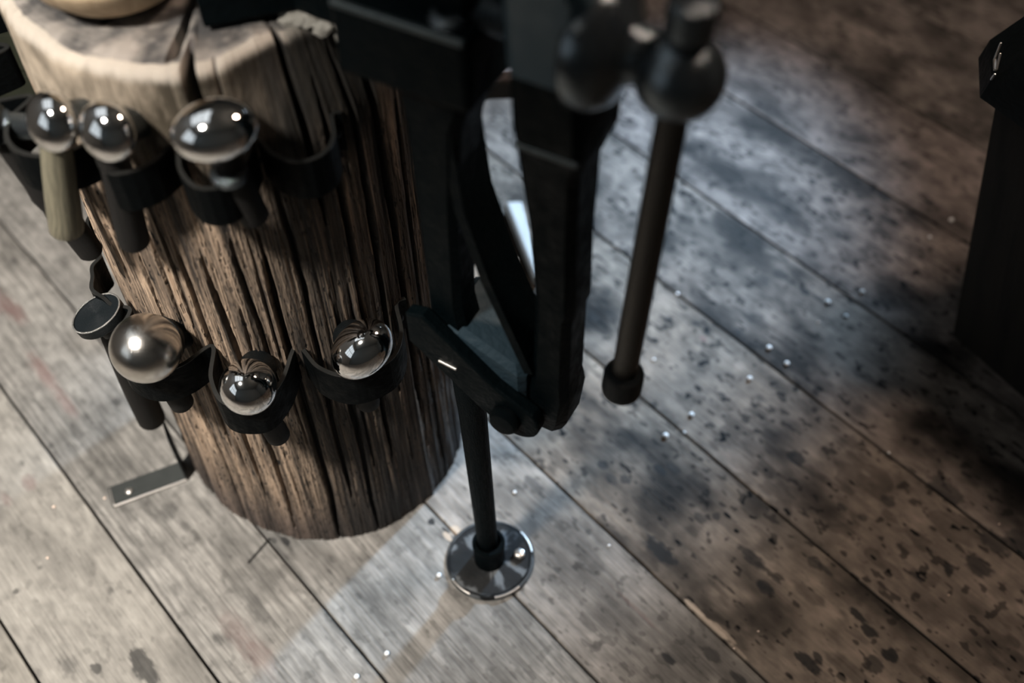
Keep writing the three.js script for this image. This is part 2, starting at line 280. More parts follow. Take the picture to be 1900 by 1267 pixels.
{
  // seams measured across the boards; tone, tint, grain contrast, dirt of the boards that the camera sees
  const V = [0.29, 0.109, -0.067, -0.23, -0.434, -0.597, -0.799, -0.995, -1.201, -1.446, -1.67, -1.93, -2.14];
  const L = [[.30, [1, .95, .85], .3, .4], [.35, [1, .96, .88], .3, .3], [.32, [1, .97, .91], .95, .35], [.31, [1, .98, .93], .9, .4], [.29, [1, .93, .85], .5, .6],
    [.235, [1, .84, .69], .2, 1.1], [.235, [1, .84, .70], .18, 1.15], [.235, [1, .85, .74], .25, 1.15], [.235, [1, .85, .77], .45, 1.15], [.26, [1, .85, .78], .2, .9], [.26, [1, .88, .8], .4, .8], [.24, [1, .88, .8], .6, .9]];
  const o = [0, 0, 0, 0];
  L.forEach(([tone, tint, grain, dirt], i) => {
    const v1 = V[i], v0 = V[i + 1], vis = strip(view, v0, v1); if (vis.length < 3) return;
    let ua = Math.min(...vis.map(p => p[0])) - 0.02, ub = Math.max(...vis.map(p => p[0])) + 0.02; if (ub - ua < 0.5) ub = ua + 0.5;
    const W = Math.min(2048, Math.ceil((ub - ua) / 0.0008)), H = Math.ceil((v1 - v0) / 0.0008);
    const hgt = new Uint8Array(W * H);
    const map = tex(W, H, (x, y, c) => {
      boardLook(i * 13.7 + 2, tone, tint, grain, dirt, ua + (x + 0.5) / W * (ub - ua), v0 + (y + 0.5) / H * (v1 - v0), v0, v1, o);
      for (let k = 0; k < 3; k++) c[k] = enc(o[k]); hgt[y * W + x] = 255 * clamp(o[3]);
    }, true, THREE.MirroredRepeatWrapping, THREE.MirroredRepeatWrapping);
    const bump = tex(W, H, (x, y, c) => { c[0] = c[1] = c[2] = hgt[y * W + x]; }, false, THREE.MirroredRepeatWrapping, THREE.MirroredRepeatWrapping);
    const g = plankGeo(strip(room, v0 + GAP, v1 - GAP)), uv = g.attributes.uv;
    for (let k = 0; k < uv.count; k++) uv.setXY(k, (uv.getX(k) - ua) / (ub - ua), (uv.getY(k) - v0) / (v1 - v0));
    part('plank', g, new THREE.MeshPhysicalMaterial({ map, bumpMap: bump, bumpScale: 0.0011, roughness: 0.72, specularIntensity: 0.4 }), floor);
  });
  const gt = tex(1024, 128, (x, y, c) => { boardLook(500, .28, [1, .92, .82], .5, .4, 30 + x / 1024 * 1.6, 40 + y / 128 * 0.2, 40, 40.2, o); for (let k = 0; k < 3; k++) c[k] = enc(o[k]); }, true, THREE.MirroredRepeatWrapping, THREE.MirroredRepeatWrapping);
  const gm = new THREE.MeshStandardMaterial({ map: gt, roughness: 0.65 });
  const far = (v0, v1) => {
    const poly = strip(room, v0 + GAP, v1 - GAP); if (poly.length < 3) return;
    const g = plankGeo(poly), uv = g.attributes.uv; for (let k = 0; k < uv.count; k++) uv.setXY(k, uv.getX(k) / 1.6, (uv.getY(k) - v0) / (v1 - v0));
    part('plank', g, gm, floor);
  };
  for (let v = 0.29; v < 2.8; v += 0.19) far(v, v + 0.19);
  for (let v = -2.14; v > -4.7; v -= 0.21) far(v - 0.21, v);
}

// ---------------------------------------------------------------- tree stump
const cracks = [                                                      // angle (deg), half width (m), depth (m), from height, to height, wiggle
  { a: 3.8, w: 0.0055, d: 0.035, y0: 0.66, y1: 0.82, top: 0.13 }, { a: 27.5, w: 0.0034, d: 0.02, y0: 0.60, y1: 0.82, top: 0.02 },
  { a: -14, w: 0.0025, d: 0.010, y0: 0.10, y1: 0.62 }, { a: -6, w: 0.0028, d: 0.012, y0: 0.05, y1: 0.58 }, { a: 9, w: 0.004, d: 0.016, y0: 0.0, y1: 0.60 }, { a: 17, w: 0.003, d: 0.012, y0: 0.1, y1: 0.7 },
  { a: -22, w: 0.0022, d: 0.008, y0: 0.2, y1: 0.66 }, { a: -29, w: 0.002, d: 0.008, y0: 0.0, y1: 0.7 }, { a: 33, w: 0.003, d: 0.014, y0: 0.15, y1: 0.76 }, { a: 40, w: 0.003, d: 0.012, y0: 0.3, y1: 0.8 },
  { a: 48, w: 0.0045, d: 0.02, y0: 0.2, y1: 0.8 }, { a: 56, w: 0.003, d: 0.012, y0: 0.0, y1: 0.7 }, { a: -38, w: 0.002, d: 0.008, y0: 0.0, y1: 0.74 }, { a: 23, w: 0.003, d: 0.012, y0: 0.0, y1: 0.4 }, { a: 3, w: 0.0022, d: 0.009, y0: 0.3, y1: 0.62 }, { a: -48, w: 0.002, d: 0.008, y0: 0.0, y1: 0.7 },
];
{ const r = rng(5); for (let i = 0; i < 26; i++) { const y0 = r() * 0.6; cracks.push({ a: 65 + r() * 240, w: 0.002 + 0.002 * r(), d: 0.006 + 0.01 * r(), y0, y1: y0 + 0.2 + 0.4 * r() }); } for (let i = 0; i < 20; i++) { const y0 = r() * 0.6; cracks.push({ a: -50 + r() * 115, w: 0.0010 + 0.0014 * r(), d: 0.003 + 0.004 * r(), y0, y1: y0 + 0.08 + 0.25 * r() }); } }
function crackAt(a, y) {                                              // 0..1 cover and depth
  let d = 0, cov = 0;
  for (const c of cracks) {
    if (y < c.y0 - 0.03 || y > c.y1 + 0.02) continue;
    const ac = c.a + 2.2 * (fbm(y * 7 + c.a, c.a, 3) - 0.5) + (c.top > 0.05 ? -26 * Math.max(0, 0.80 - y) * 0.35 * -1 : 0);
    let da = Math.abs(a - ac); if (da > 180) da = 360 - da;
    const w = c.w * sstep(c.y0 - 0.03, c.y0 + 0.08, y) * (c.y1 > SH ? 1 : 1 - sstep(c.y1 - 0.08, c.y1 + 0.02, y)), s = da * DEG * SR;
    if (s > 2.5 * w) continue;
    const q = 1 - sstep(0.35 * w, 1.25 * w, s); if (q * c.d > d) d = q * c.d; if (q > cov) cov = q;
  }
  return [d, cov];
}
const stumpR = (a, y) => {
  const t = a * DEG;
  let r = SR + 0.005 * Math.sin(2 * t + 1) + 0.004 * Math.sin(3 * t + y * 2) + 0.006 * (1 - sstep(0, 0.12, y)) * 0.4;
  const band = sstep(0.70, 0.76, y), sa = a > 180 ? a - 360 : a;
  r -= 0.030 * sstep(2, 26, sa) * (1 - sstep(70, 110, sa)) * sstep(0.71, 0.81, y);                // hewn back above the vise side
  r += mix(0.0030, 0.0015, band) * (fbm(a * 0.42 + 9 + 1.2 * fbm(y * 4, a * 0.1, 2), y * 1.6, 4) - 0.5) * 2;
  r += mix(0.0018, 0.0006, band) * (fbm(a * 4 + 50, y * 9, 2) - 0.5) * 2;
  return r;
};
const topY = a => { let d = a > 180 ? a - 360 : a; return SH + 0.007 * (fbm(a * 0.09 + 3, 7.7, 3) - 0.5) * 2 - 0.012 * sstep(34, 52, d) * (1 - sstep(90, 130, d)) - 0.008 * sstep(24, 32, d) * (vn(a * 0.5, 3) > 0.5 ? 1 : 0.2) * (1 - sstep(90, 130, d)); };
const stump = thing('tree_stump', 'big weathered brown tree stump with deep vertical cracks, tools hung around it', 'stump', SC);
{
  const NA = 900, NY = 230, BEV = 0.013, pos = [], uvs = [], idx = [];
  for (let j = 0; j <= NY + 5; j++) for (let i = 0; i <= NA; i++) {
    const a = i / NA * 360, aa = a > 180 ? a - 360 : a, ty = topY(a) - BEV; let y, inset = 0;
    if (j <= NY) y = ty * j / NY; else { const t = (j - NY) / 5 * Math.PI / 2; y = ty + BEV * Math.sin(t); inset = BEV * (1 - Math.cos(t)); }
    const r = stumpR(a, Math.min(y, ty)) - crackAt(aa, y)[0] - inset, th = a * DEG;
    pos.push(r * Math.sin(th), y, r * Math.cos(th)); uvs.push(a / 360, y / 0.82);
  }
  for (let j = 0; j < NY + 5; j++) for (let i = 0; i < NA; i++) { const k = j * (NA + 1) + i, l = k + NA + 1; idx.push(k, k + 1, l + 1, k, l + 1, l); }
  const g = new THREE.BufferGeometry(); g.setAttribute('position', new THREE.Float32BufferAttribute(pos, 3)); g.setAttribute('uv', new THREE.Float32BufferAttribute(uvs, 2)); g.setIndex(idx); g.computeVertexNormals();
  const W = 2048, H = 1024, hg = new Uint8Array(W * H);
  const map = tex(W, H, (x, yy, o) => {
    // half of the texture's width serves the side the camera sees: the angle is stretched below
    const a = x / W * 360, aa = a > 180 ? a - 360 : a, y = yy / H * 0.82, band = sstep(0.665, 0.735, y + 0.03 * (fbm(a * 0.06, 2.2, 3) - 0.5));
    const wv = 1.6 * fbm(y * 5, a * 0.12, 2);
    const st = fbm((a + wv) * 0.45, y * 3.0, 4), st2 = fbm((a + wv) * 2.2 + 70, y * 8, 3), fi = vn(a * 5.5, y * 120) * 0.5 + 0.5 * fbm(a * 2.8, y * 150, 2);
    let k = clamp(0.50 + 1.7 * (st - 0.45) + 1.0 * (st2 - 0.5) + 0.5 * (fi - 0.5));
    const chip = sstep(0.6, 0.72, fbm(a * 0.9 + 11, y * 26, 4)); k = clamp(k + 0.3 * chip * (st2 > 0.45 ? 1 : 0)); k *= 1 - 0.75 * sstep(0.68, 0.78, fbm(a * 2.4 + 5, y * 90, 2)) - 0.5 * sstep(0.56, 0.66, fbm(a * 0.55 + 31, y * 9, 4));
    let r = mix(0.026, 0.46, k), gg = mix(0.019, 0.345, k), b = mix(0.014, 0.245, k);
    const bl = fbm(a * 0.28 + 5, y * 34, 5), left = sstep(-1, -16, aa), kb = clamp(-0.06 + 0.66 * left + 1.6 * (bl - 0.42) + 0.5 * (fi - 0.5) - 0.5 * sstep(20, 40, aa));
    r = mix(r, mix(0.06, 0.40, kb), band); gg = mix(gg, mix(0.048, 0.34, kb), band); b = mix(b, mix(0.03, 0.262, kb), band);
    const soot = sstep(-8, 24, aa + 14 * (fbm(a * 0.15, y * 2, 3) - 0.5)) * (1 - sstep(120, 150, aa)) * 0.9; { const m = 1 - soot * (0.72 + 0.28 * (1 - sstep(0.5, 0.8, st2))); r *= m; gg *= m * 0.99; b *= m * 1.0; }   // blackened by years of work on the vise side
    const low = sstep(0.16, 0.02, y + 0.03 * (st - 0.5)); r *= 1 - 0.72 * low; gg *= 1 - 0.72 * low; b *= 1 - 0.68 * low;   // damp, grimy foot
    const rim = sstep(0.796, 0.806, y + 0.01 * (bl - 0.5)) * (1 - 0.4 * sstep(25, 40, aa)); r = mix(r, 0.42, rim * 0.85); gg = mix(gg, 0.38, rim * 0.85); b = mix(b, 0.33, rim * 0.85);
    const c = crackAt(aa, y)[1]; r *= 1 - 0.8 * c; gg *= 1 - 0.8 * c; b *= 1 - 0.78 * c;
    o[0] = enc(r); o[1] = enc(gg); o[2] = enc(b); hg[yy * W + x] = 255 * clamp(0.35 + 0.5 * k * (1 - band) + 0.3 * (fi - 0.5) + 0.3 * band * bl - 0.3 * c);
  }, true);
  const bump = tex(W, H, (x, y, o) => { o[0] = o[1] = o[2] = hg[y * W + x]; });
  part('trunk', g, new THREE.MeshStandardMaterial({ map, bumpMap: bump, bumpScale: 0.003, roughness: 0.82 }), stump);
  // top: end grain, greyed and dented
  const NR = 60, p2 = [], u2 = [], i2 = [];
  const hair = [[[0.0, 0.2], [0.005, 0.06]], [[-0.07, 0.14], [-0.045, 0.07]], [[0.02, 0.1], [0.09, -0.02]], [[-0.10, 0.05], [-0.16, -0.08]]];
  for (let j = 0; j <= NR; j++) for (let i = 0; i <= NA; i++) {
    const f = j / NR, a = i / NA * 360, aa = a > 180 ? a - 360 : a, th = a * DEG, ro = stumpR(a, topY(a) - BEV) - BEV - crackAt(aa, SH)[0], r = ro * (1 - f), x = r * Math.sin(th), z = r * Math.cos(th);
    let y = mix(topY(a), SH - 0.002, sstep(0, 0.25, f)) + (f > 0 ? 0.004 * (fbm(x * 60 + 9, z * 60, 3) - 0.5) * sstep(0, 0.1, f) : 0);
    if (f > 0) for (const [A, B] of hair) { const dx = B[0] - A[0], dz = B[1] - A[1], t = clamp(((x - A[0]) * dx + (z - A[1]) * dz) / (dx * dx + dz * dz)), q = Math.hypot(x - A[0] - t * dx, z - A[1] - t * dz), w = 0.006 * (1 - 0.75 * t) * (A[1] === 0.2 ? 1 : 0.6); y -= 0.03 * (1 - sstep(0.4 * w, w, q)); }
    p2.push(x, y, z); u2.push(0.5 + x / 0.46, 0.5 + z / 0.46);
  }
  for (let j = 0; j < NR; j++) for (let i = 0; i < NA; i++) { const k = j * (NA + 1) + i, l = k + NA + 1; i2.push(k, k + 1, l + 1, k, l + 1, l); }
  const g2 = new THREE.BufferGeometry(); g2.setAttribute('position', new THREE.Float32BufferAttribute(p2, 3)); g2.setAttribute('uv', new THREE.Float32BufferAttribute(u2, 2)); g2.setIndex(i2); g2.computeVertexNormals();
  const m2 = tex(700, 700, (x, y, o) => {
    const X = (x / 700 - 0.5) * 0.46, Z = (y / 700 - 0.5) * 0.46, rr = Math.hypot(X, Z), n = fbm(X * 45 + 3, Z * 45, 5), ring = 0.5 + 0.5 * Math.sin(rr * 900 + 6 * fbm(X * 20, Z * 20, 3));
    let k = clamp(0.14 + 2.3 * (n - 0.44) + 0.1 * ring + 0.35 * sstep(0.165, 0.205, rr));
    o[0] = enc(mix(0.05, 0.30, k)); o[1] = enc(mix(0.048, 0.275, k)); o[2] = enc(mix(0.048, 0.25, k));
  }, true);
  part('end_grain', g2, new THREE.MeshStandardMaterial({ map: m2, roughness: 0.85, bumpMap: m2, bumpScale: 0.002 }), stump);
}

{ // torn grey splinters on the rim beside the vise
  const r = rng(91);
  for (const [px, py, w, h, d] of [[548, 30, .034, .016, .03], [585, 34, .03, .014, .022], [600, 52, .02, .012, .018], [632, 44, .024, .014, .018], [644, 62, .026, .012, .014], [572, 14, .03, .016, .03]]) {
    const p = atY(px, py, SH - 0.004); p.sub(SC); const g = new THREE.IcosahedronGeometry(1, 1), q = g.attributes.position;
    for (let i = 0; i < q.count; i++) { const k = 0.75 + 0.5 * hash(Math.round(q.getX(i) * 50) + px, Math.round(q.getY(i) * 50 + q.getZ(i) * 90)); q.setXYZ(i, q.getX(i) * k * w * 0.5, q.getY(i) * k * h * 0.6, q.getZ(i) * k * d * 0.5); }
    g.rotateY(r() * 3); g.translate(p.x, p.y, p.z); g.computeVertexNormals();
    part('splinter', g, new THREE.MeshStandardMaterial({ color: new THREE.Color(0.30, 0.29, 0.26), roughness: 0.9 }), stump, 'torn grey wood fibres');
  }
}

// ---------------------------------------------------------------- iron tool straps nailed round the stump
function strapLoops(knots, h, tall, name, label) {                    // knots: [angle, radius] along the band
  const pts = knots.map(([a, r]) => new THREE.Vector2(r * Math.sin(a * DEG), r * Math.cos(a * DEG)));
  const c = new THREE.SplineCurve(pts), N = 260, th = 0.0022, P = c.getPoints(N), pos = [];
  const ring = P.map((p, i) => {
    const q = P[Math.min(N, i + 1)].clone().sub(P[Math.max(0, i - 1)]).normalize(), nx = q.y, nz = -q.x, y1 = h + 0.002 * Math.sin(i * 0.09), y0 = y1 - tall;
    return [[p.x - nx * th, y1, p.y - nz * th], [p.x + nx * th, y1, p.y + nz * th], [p.x + nx * th, y0, p.y + nz * th], [p.x - nx * th, y0, p.y - nz * th]];
  });
  const quad = (a, b, c2, d) => pos.push(...a, ...b, ...c2, ...a, ...c2, ...d);
  for (let i = 0; i < N; i++) for (let k = 0; k < 4; k++) quad(ring[i][k], ring[i][(k + 1) % 4], ring[i + 1][(k + 1) % 4], ring[i + 1][k]);
  quad(ring[0][3], ring[0][2], ring[0][1], ring[0][0]); quad(ring[N][0], ring[N][1], ring[N][2], ring[N][3]);
  const t = thing(name, label, 'strap', SC);
  part('band', finish(pos, 0.7), M.strapIron, t);  // black band made taller to stand in for the shade below it
  { const e = []; for (let i = 0; i < N; i++) { const a = ring[i], b = ring[i + 1], f = p => [p[0], p[1] + 0.0012, p[2]]; for (const [p, q, r, w] of [[f(a[0]), f(a[1]), f(b[1]), f(b[0])], [a[0], f(a[0]), f(b[0]), b[0]], [f(a[1]), a[1], b[1], f(b[1])]]) e.push(...p, ...q, ...r, ...p, ...r, ...w); }
    part('lit_worn_edge', finish(e, 0.7), M.strapLitEdge, t, 'light caught on the top edge, put in as a paler strip'); }  // lit edge line drawn as a thin paler strip
  knots.filter(k => k[2]).forEach(([a, r]) => { const g = new THREE.SphereGeometry(0.0055, 14, 8); g.scale(1, 1, 0.6); g.rotateY(a * DEG); const p = cyl(a, r + 0.003, h - tall * 0.5).sub(SC); g.translate(p.x, p.y, p.z); part('nail', g, M.blackIron, t); });
  return t;
}
const R0 = SR + 0.003;
const loop = (a0, a1, r) => { const m = (a0 + a1) / 2, w = (a1 - a0) / 2; return [[a0, R0, 1], [a0 + 0.28 * w, mix(R0, r, 0.55)], [m - 0.38 * w, r - 0.006], [m, r], [m + 0.38 * w, r - 0.006], [a1 - 0.28 * w, mix(R0, r, 0.55)]]; };
strapLoops([...loop(-100, -75, 0.275), ...loop(-74, -50, 0.272), ...loop(-49, -24, 0.27), ...loop(-23, -5, 0.262), ...loop(-4, 14, 0.275), ...loop(15, 34, 0.268), [34.5, R0, 1], [37, R0 + 0.001]], 0.727, 0.044, 'tool_strap', 'upper dark iron strap bent into loops around the stump, one loop empty');
strapLoops([...loop(-102, -74, 0.235), ...loop(-73, -46, 0.238), ...loop(-45, -14.5, 0.275), ...loop(-13.5, 10.5, 0.295), ...loop(11.5, 43.5, 0.285), [44.5, R0, 1], [48, R0 + 0.001]], 0.428, 0.050, 'tool_strap', 'lower dark iron strap bent into loops around the stump at mid height');

// ---------------------------------------------------------------- hammers hung in the straps
const dome = (R, L, neck, back) => {                                  // domed face: lathe along y, face up at y = 0 .. ; returns profile from the back
  const p = [[0, -L - back], [neck * 0.8, -L - back], [neck, -L - back + 0.002]]; p.push([neck, -L]); p.push([R * 0.82, -0.010], [R * 0.97, -0.006], [R, -0.002]);
  for (let i = 1; i <= 14; i++) { const t = i / 14 * Math.PI / 2; p.push([R * Math.cos(t), R * 0.62 * Math.sin(t)]); } return p;
};
function handleGeo(from, to, r0, r1, rings) {
  const L = from.distanceTo(to), p = [[0, 0], [r1 * 0.8, 0], [r1, 0.004]];
  for (let i = 1; i <= 10; i++) { const t = i / 10; let r = mix(r1, r0, t) * (1 + 0.10 * Math.sin(t * 3.1)); if (rings && (i === 3 || i === 5)) r *= 1.16; p.push([r, mix(0.004, L, t)]); }
  p.push([0, L]);
  return orient(lathe(p, 28), from.clone().sub(to), to);
}
function hammer(label, c, build, handle, hm, group) {                 // c: head centre
  const t = thing('hammer', label, 'hammer', c, group);
  build(t);
  const o = handle.from ?? new THREE.Vector3(), e = handle.to.clone().sub(c);
  part('handle', handleGeo(o, e, handle.r0 ?? 0.010, handle.r1 ?? 0.014, handle.rings), hm, t);
  return t;
}
const below = (c, len, dr = 0, dt = 0) => { const q = radial(c), s = new THREE.Vector3(q.z, 0, -q.x); return c.clone().addScaledVector(q, dr).addScaledVector(s, dt).setY(c.y - len); };
function domeHead(t, axis, R, L, mat) {
  part('head', orient(lathe([[0, -L - 0.03], [R * 0.5, -L - 0.03], [R * 0.58, -L - 0.026], [R * 0.6, -L * 0.5], [R * 0.86, -0.008], [0, -0.006]], 40), axis), M.screwIron, t);
  part('polished_face', orient(lathe([[0, -0.008], [R * 0.9, -0.008], [R, -0.003], ...Array.from({ length: 16 }, (_, i) => { const a = i / 15 * Math.PI / 2; return [R * Math.cos(a), R * 0.72 * Math.sin(a)]; })], 48), axis), mat, t, 'mirror-polished domed face');
}
const tilt = (p, up, side = 0) => { const q = radial(p), s = new THREE.Vector3(q.z, 0, -q.x); return q.addScaledVector(UP, up).addScaledVector(s, side).normalize(); };

{ // upper row
  const u1 = onStump(98, 226, 0.252), u2 = onStump(200, 244, 0.250), u3 = onStump(398, 242, 0.272), u0 = onStump(-12, 232, 0.262);
  hammer('polished domed hammer at the far left of the upper row, on a pale wooden handle', u1, t => domeHead(t, tilt(u1, 0.45, -0.25), 0.0275, 0.03, M.chrome), { to: onStump(124, 428, 0.262), r0: 0.012, r1: 0.0165 }, M.paleHandle);
  hammer('polished domed hammer second from left in the upper row, on a dark handle', u2, t => domeHead(t, tilt(u2, 0.45, -0.2), 0.0275, 0.032, M.chrome), { to: onStump(250, 452, 0.245), r0: 0.012, r1: 0.015 }, M.darkHandle);
  const t3 = hammer('largest mirror-bright egg-shaped hammer, under the crack in the upper row', u3, t => {
    const g = new THREE.SphereGeometry(1, 56, 36); g.scale(0.0375, 0.0265, 0.029); g.rotateZ(0.14); g.rotateY(8 * DEG); part('polished_face', g, M.chrome, t, 'mirror-polished egg-shaped head');
    part('body', orient(lathe([[0, 0.006], [0.024, 0.008], [0.022, 0.024], [0.020, 0.044], [0.017, 0.05], [0, 0.051]], 24), radial(u3).negate().setY(-0.5)), M.blackIron, t);
    part('collar', orient(lathe([[0.010, 0], [0.0165, 0.001], [0.0165, 0.009], [0.010, 0.01]], 24), UP, new THREE.Vector3(0, -0.058, -0.004)), M.screwIron, t);
  }, { to: below(u3, 0.125, -0.02, 0.01), r0: 0.010, r1: 0.014 }, M.darkHandle);
  hammer('dark iron hammer half cut off at the left edge of the photo', u0, t => { domeHead(t, tilt(u0, 0.3, -0.6), 0.022, 0.03, M.screwIron); }, { to: onStump(172, 470, 0.233), r0: 0.011, r1: 0.0135, rings: true }, M.darkHandle);
}
{ // lower row
  const l0 = onStump(181, 584, 0.248), l1 = onStump(271, 646, 0.262), l2 = onStump(461, 718, 0.279), l3 = onStump(671, 648, 0.272);
  const dn = new THREE.Vector3(-0.31, 0.63, 0.71).applyMatrix4(camToWorld).normalize();
  hammer('hammer with a flat dark round face and bright rim, left in the lower row', l0, t => {
    part('head', orient(lathe([[0, -0.03], [0.012, -0.03], [0.013, -0.012], [0.029, -0.010], [0.0305, -0.008], [0.0308, 0.002], [0.030, 0.003], [0.0285, 0.003]], 56), dn), M.blackIron, t);
    part('rim', orient(new THREE.TorusGeometry(0.0299, 0.0011, 10, 64).rotateX(Math.PI / 2).translate(0, 0.003, 0), dn), M.zincBright, t, 'bright bare steel rim');
    part('face', orient(lathe([[0.0288, 0.003], [0.028, 0.0022], [0, 0.0020]], 56), dn), M.discFace, t, 'flat dark patinated face');
  }, { from: dn.clone().multiplyScalar(-0.02), to: onStump(282, 778, 0.238), r0: 0.012, r1: 0.0185 }, M.darkHandle);
  const ball = (t, R, mat, label, c) => {
    part('ball', new THREE.SphereGeometry(R, 64, 40), mat, t, label);
    part('body', orient(lathe([[0, R * 0.3], [R * 0.9, R * 0.42], [R * 0.72, R * 0.8], [0.019, R * 1.1], [0.021, R + 0.022], [0.018, R + 0.03], [0, R + 0.031]], 28), radial(c).negate().setY(-0.55)), M.blackIron, t);
  };
  hammer('hammer with a large satin-grey steel ball, beside the flat disc hammer', l1, t => ball(t, 0.0385, M.satin, 'brushed steel ball', l1), { to: below(l1, 0.125, -0.016), r0: 0.010, r1: 0.014 }, M.darkHandle);
  hammer('hammer with the smallest mirror ball, lowest in the lower row', l2, t => ball(t, 0.0308, M.chrome, 'mirror-polished ball', l2), { to: below(l2, 0.125, -0.02, 0.008), r0: 0.010, r1: 0.014 }, M.darkHandle);
  hammer('hammer with a mirror egg-shaped head, right end of the lower row', l3, t => {
    const g = new THREE.SphereGeometry(1, 56, 36); g.scale(0.0395, 0.0285, 0.030); g.rotateZ(0.72); g.rotateY(18 * DEG); part('polished_face', g, M.chrome, t, 'mirror-polished egg-shaped head');
    part('body', orient(lathe([[0, 0.006], [0.024, 0.008], [0.022, 0.024], [0.020, 0.044], [0.017, 0.05], [0, 0.051]], 24), radial(l3).negate().setY(-0.5)), M.blackIron, t);
  }, { to: below(l3, 0.125, -0.02), r0: 0.010, r1: 0.014 }, M.darkHandle);
}

// ---------------------------------------------------------------- leg vise
const VP = new THREE.Vector3(-0.04, 0, -0.738);
{
  const v = thing('leg_vise', 'black wrought-iron leg vise bolted to the right of the stump', 'vise', VP); v.rotation.y = -30 * DEG;
  const fixed = part('fixed_leg', loft([
    { y: 0.425, x0: -0.026, x1: 0.006, z0: -0.016, z1: 0.016 }, { y: 0.45, x0: -0.034, x1: 0.016, z0: -0.022, z1: 0.022 }, { y: 0.50, x0: -0.036, x1: 0.010, z0: -0.016, z1: 0.028 }, { y: 0.53, x0: -0.037, x1: 0.006, z0: -0.014, z1: 0.026, c: 0.007 }, { y: 0.56, x0: -0.037, x1: 0.001, z0: -0.014, z1: 0.025, c: 0.007 }, { y: 0.69, x0: -0.039, x1: 0.004, z0: -0.016, z1: 0.025, c: 0.007 },
    { y: 0.79, x0: -0.042, x1: 0.014, z0: -0.028, z1: 0.026, c: 0.009 }, { y: 0.83, x0: -0.044, x1: 0.026, z0: -0.034, z1: 0.028, c: 0.008 }, { y: 0.95, x0: -0.040, x1: 0.036, z0: -0.040, z1: 0.022, c: 0.008 }, { y: 0.99, x0: -0.02, x1: 0.036, z0: -0.055, z1: 0.045, c: 0.004 }, { y: 1.03, x0: 0.0, x1: 0.034, z0: -0.06, z1: 0.055, c: 0.003 }]), M.viseIron, v);
  part('foot_rod', orient(lathe([[0, 0.012], [0.0135, 0.012], [0.0145, 0.1], [0.0165, 0.36], [0.019, 0.436], [0, 0.44]], 24), new THREE.Vector3(-0.011, 0.43, 0)), M.viseIron, v);
  part('yoke', loft([{ y: 0.43, x0: -0.012, x1: 0.064, z0: -0.036, z1: 0.024 }, { y: 0.45, x0: -0.02, x1: 0.074, z0: -0.050, z1: 0.028, c: 0.006 }, { y: 0.535, x0: -0.02, x1: 0.074, z0: -0.050, z1: 0.028, c: 0.007, t: -0.42 }, { y: 0.541, x0: -0.012, x1: 0.066, z0: -0.044, z1: 0.022, c: 0.004, t: -0.42 }]), M.coolLitYoke, v);  // coloured as if the cool light fell on it
  { // near cheek: strap sloping from the leg to the pivot
    const sh = new THREE.Shape(); sh.moveTo(-0.052, 0.525); sh.lineTo(-0.035, 0.53); sh.lineTo(0.045, 0.462); sh.lineTo(0.088, 0.440); sh.quadraticCurveTo(0.10, 0.425, 0.09, 0.408); sh.quadraticCurveTo(0.075, 0.392, 0.055, 0.402); sh.lineTo(0.03, 0.418); sh.lineTo(-0.052, 0.485); sh.closePath();
    const g = new THREE.ExtrudeGeometry(sh, { depth: 0.011, bevelEnabled: true, bevelSize: 0.0025, bevelThickness: 0.0025, bevelSegments: 2 }); g.translate(0.002, 0.02, 0.029); part('cheek_plate', boxUV(g), M.viseIron, v);
    
    part('pivot_bolt', orient(lathe([[0, -0.062], [0.011, -0.062], [0.011, 0.042], [0.0165, 0.0425], [0.0175, 0.05], [0.014, 0.055], [0, 0.056]], 24), new THREE.Vector3(0, 0, 1), new THREE.Vector3(0.062, 0.443, 0)), M.viseIron, v);
    part('key', rbox(0.022, 0.003, 0.003, 0.001).rotateZ(-0.1).translate(-0.006, 0.492, 0.0435), M.worn, v, 'bright scrape on the cheek');
  }
  part('moving_jaw', loft([
    { y: 0.405, x0: 0.082, x1: 0.100, z0: -0.012, z1: 0.012 }, { y: 0.412, x0: 0.074, x1: 0.110, z0: -0.020, z1: 0.018, c: 0.008 }, { y: 0.43, x0: 0.070, x1: 0.117, z0: -0.026, z1: 0.022, c: 0.009 }, { y: 0.475, x0: 0.074, x1: 0.121, z0: -0.028, z1: 0.023, c: 0.008 }, { y: 0.50, x0: 0.078, x1: 0.119, z0: -0.024, z1: 0.022, c: 0.008 }, { y: 0.60, x0: 0.081, x1: 0.120, z0: -0.024, z1: 0.022, c: 0.008 },
    { y: 0.61, x0: 0.081, x1: 0.123, z0: -0.026, z1: 0.022, c: 0.008 }, { y: 0.70, x0: 0.077, x1: 0.122, z0: -0.026, z1: 0.023, c: 0.008 }, { y: 0.785, x0: 0.068, x1: 0.124, z0: -0.028, z1: 0.026, c: 0.008 }, { y: 0.815, x0: 0.073, x1: 0.134, z0: -0.036, z1: 0.038, c: 0.007 }, { y: 0.83, x0: 0.072, x1: 0.134, z0: -0.038, z1: 0.041, c: 0.007 }, { y: 0.885, x0: 0.069, x1: 0.132, z0: -0.037, z1: 0.039, c: 0.008 }]), M.viseIron, v);
  part('jaw_head', loft([{ y: 0.884, x0: 0.068, x1: 0.133, z0: -0.037, z1: 0.040, c: 0.008 }, { y: 0.955, x0: 0.062, x1: 0.130, z0: -0.036, z1: 0.037, c: 0.010 }, { y: 0.99, x0: 0.046, x1: 0.112, z0: -0.05, z1: 0.05, c: 0.006 }, { y: 1.03, x0: 0.040, x1: 0.080, z0: -0.06, z1: 0.058, c: 0.003 }]), M.coolLitJaw, v, 'jaw head coloured blue-grey for the cool light on it');  // upper jaw split off so its colour can hold the cool light
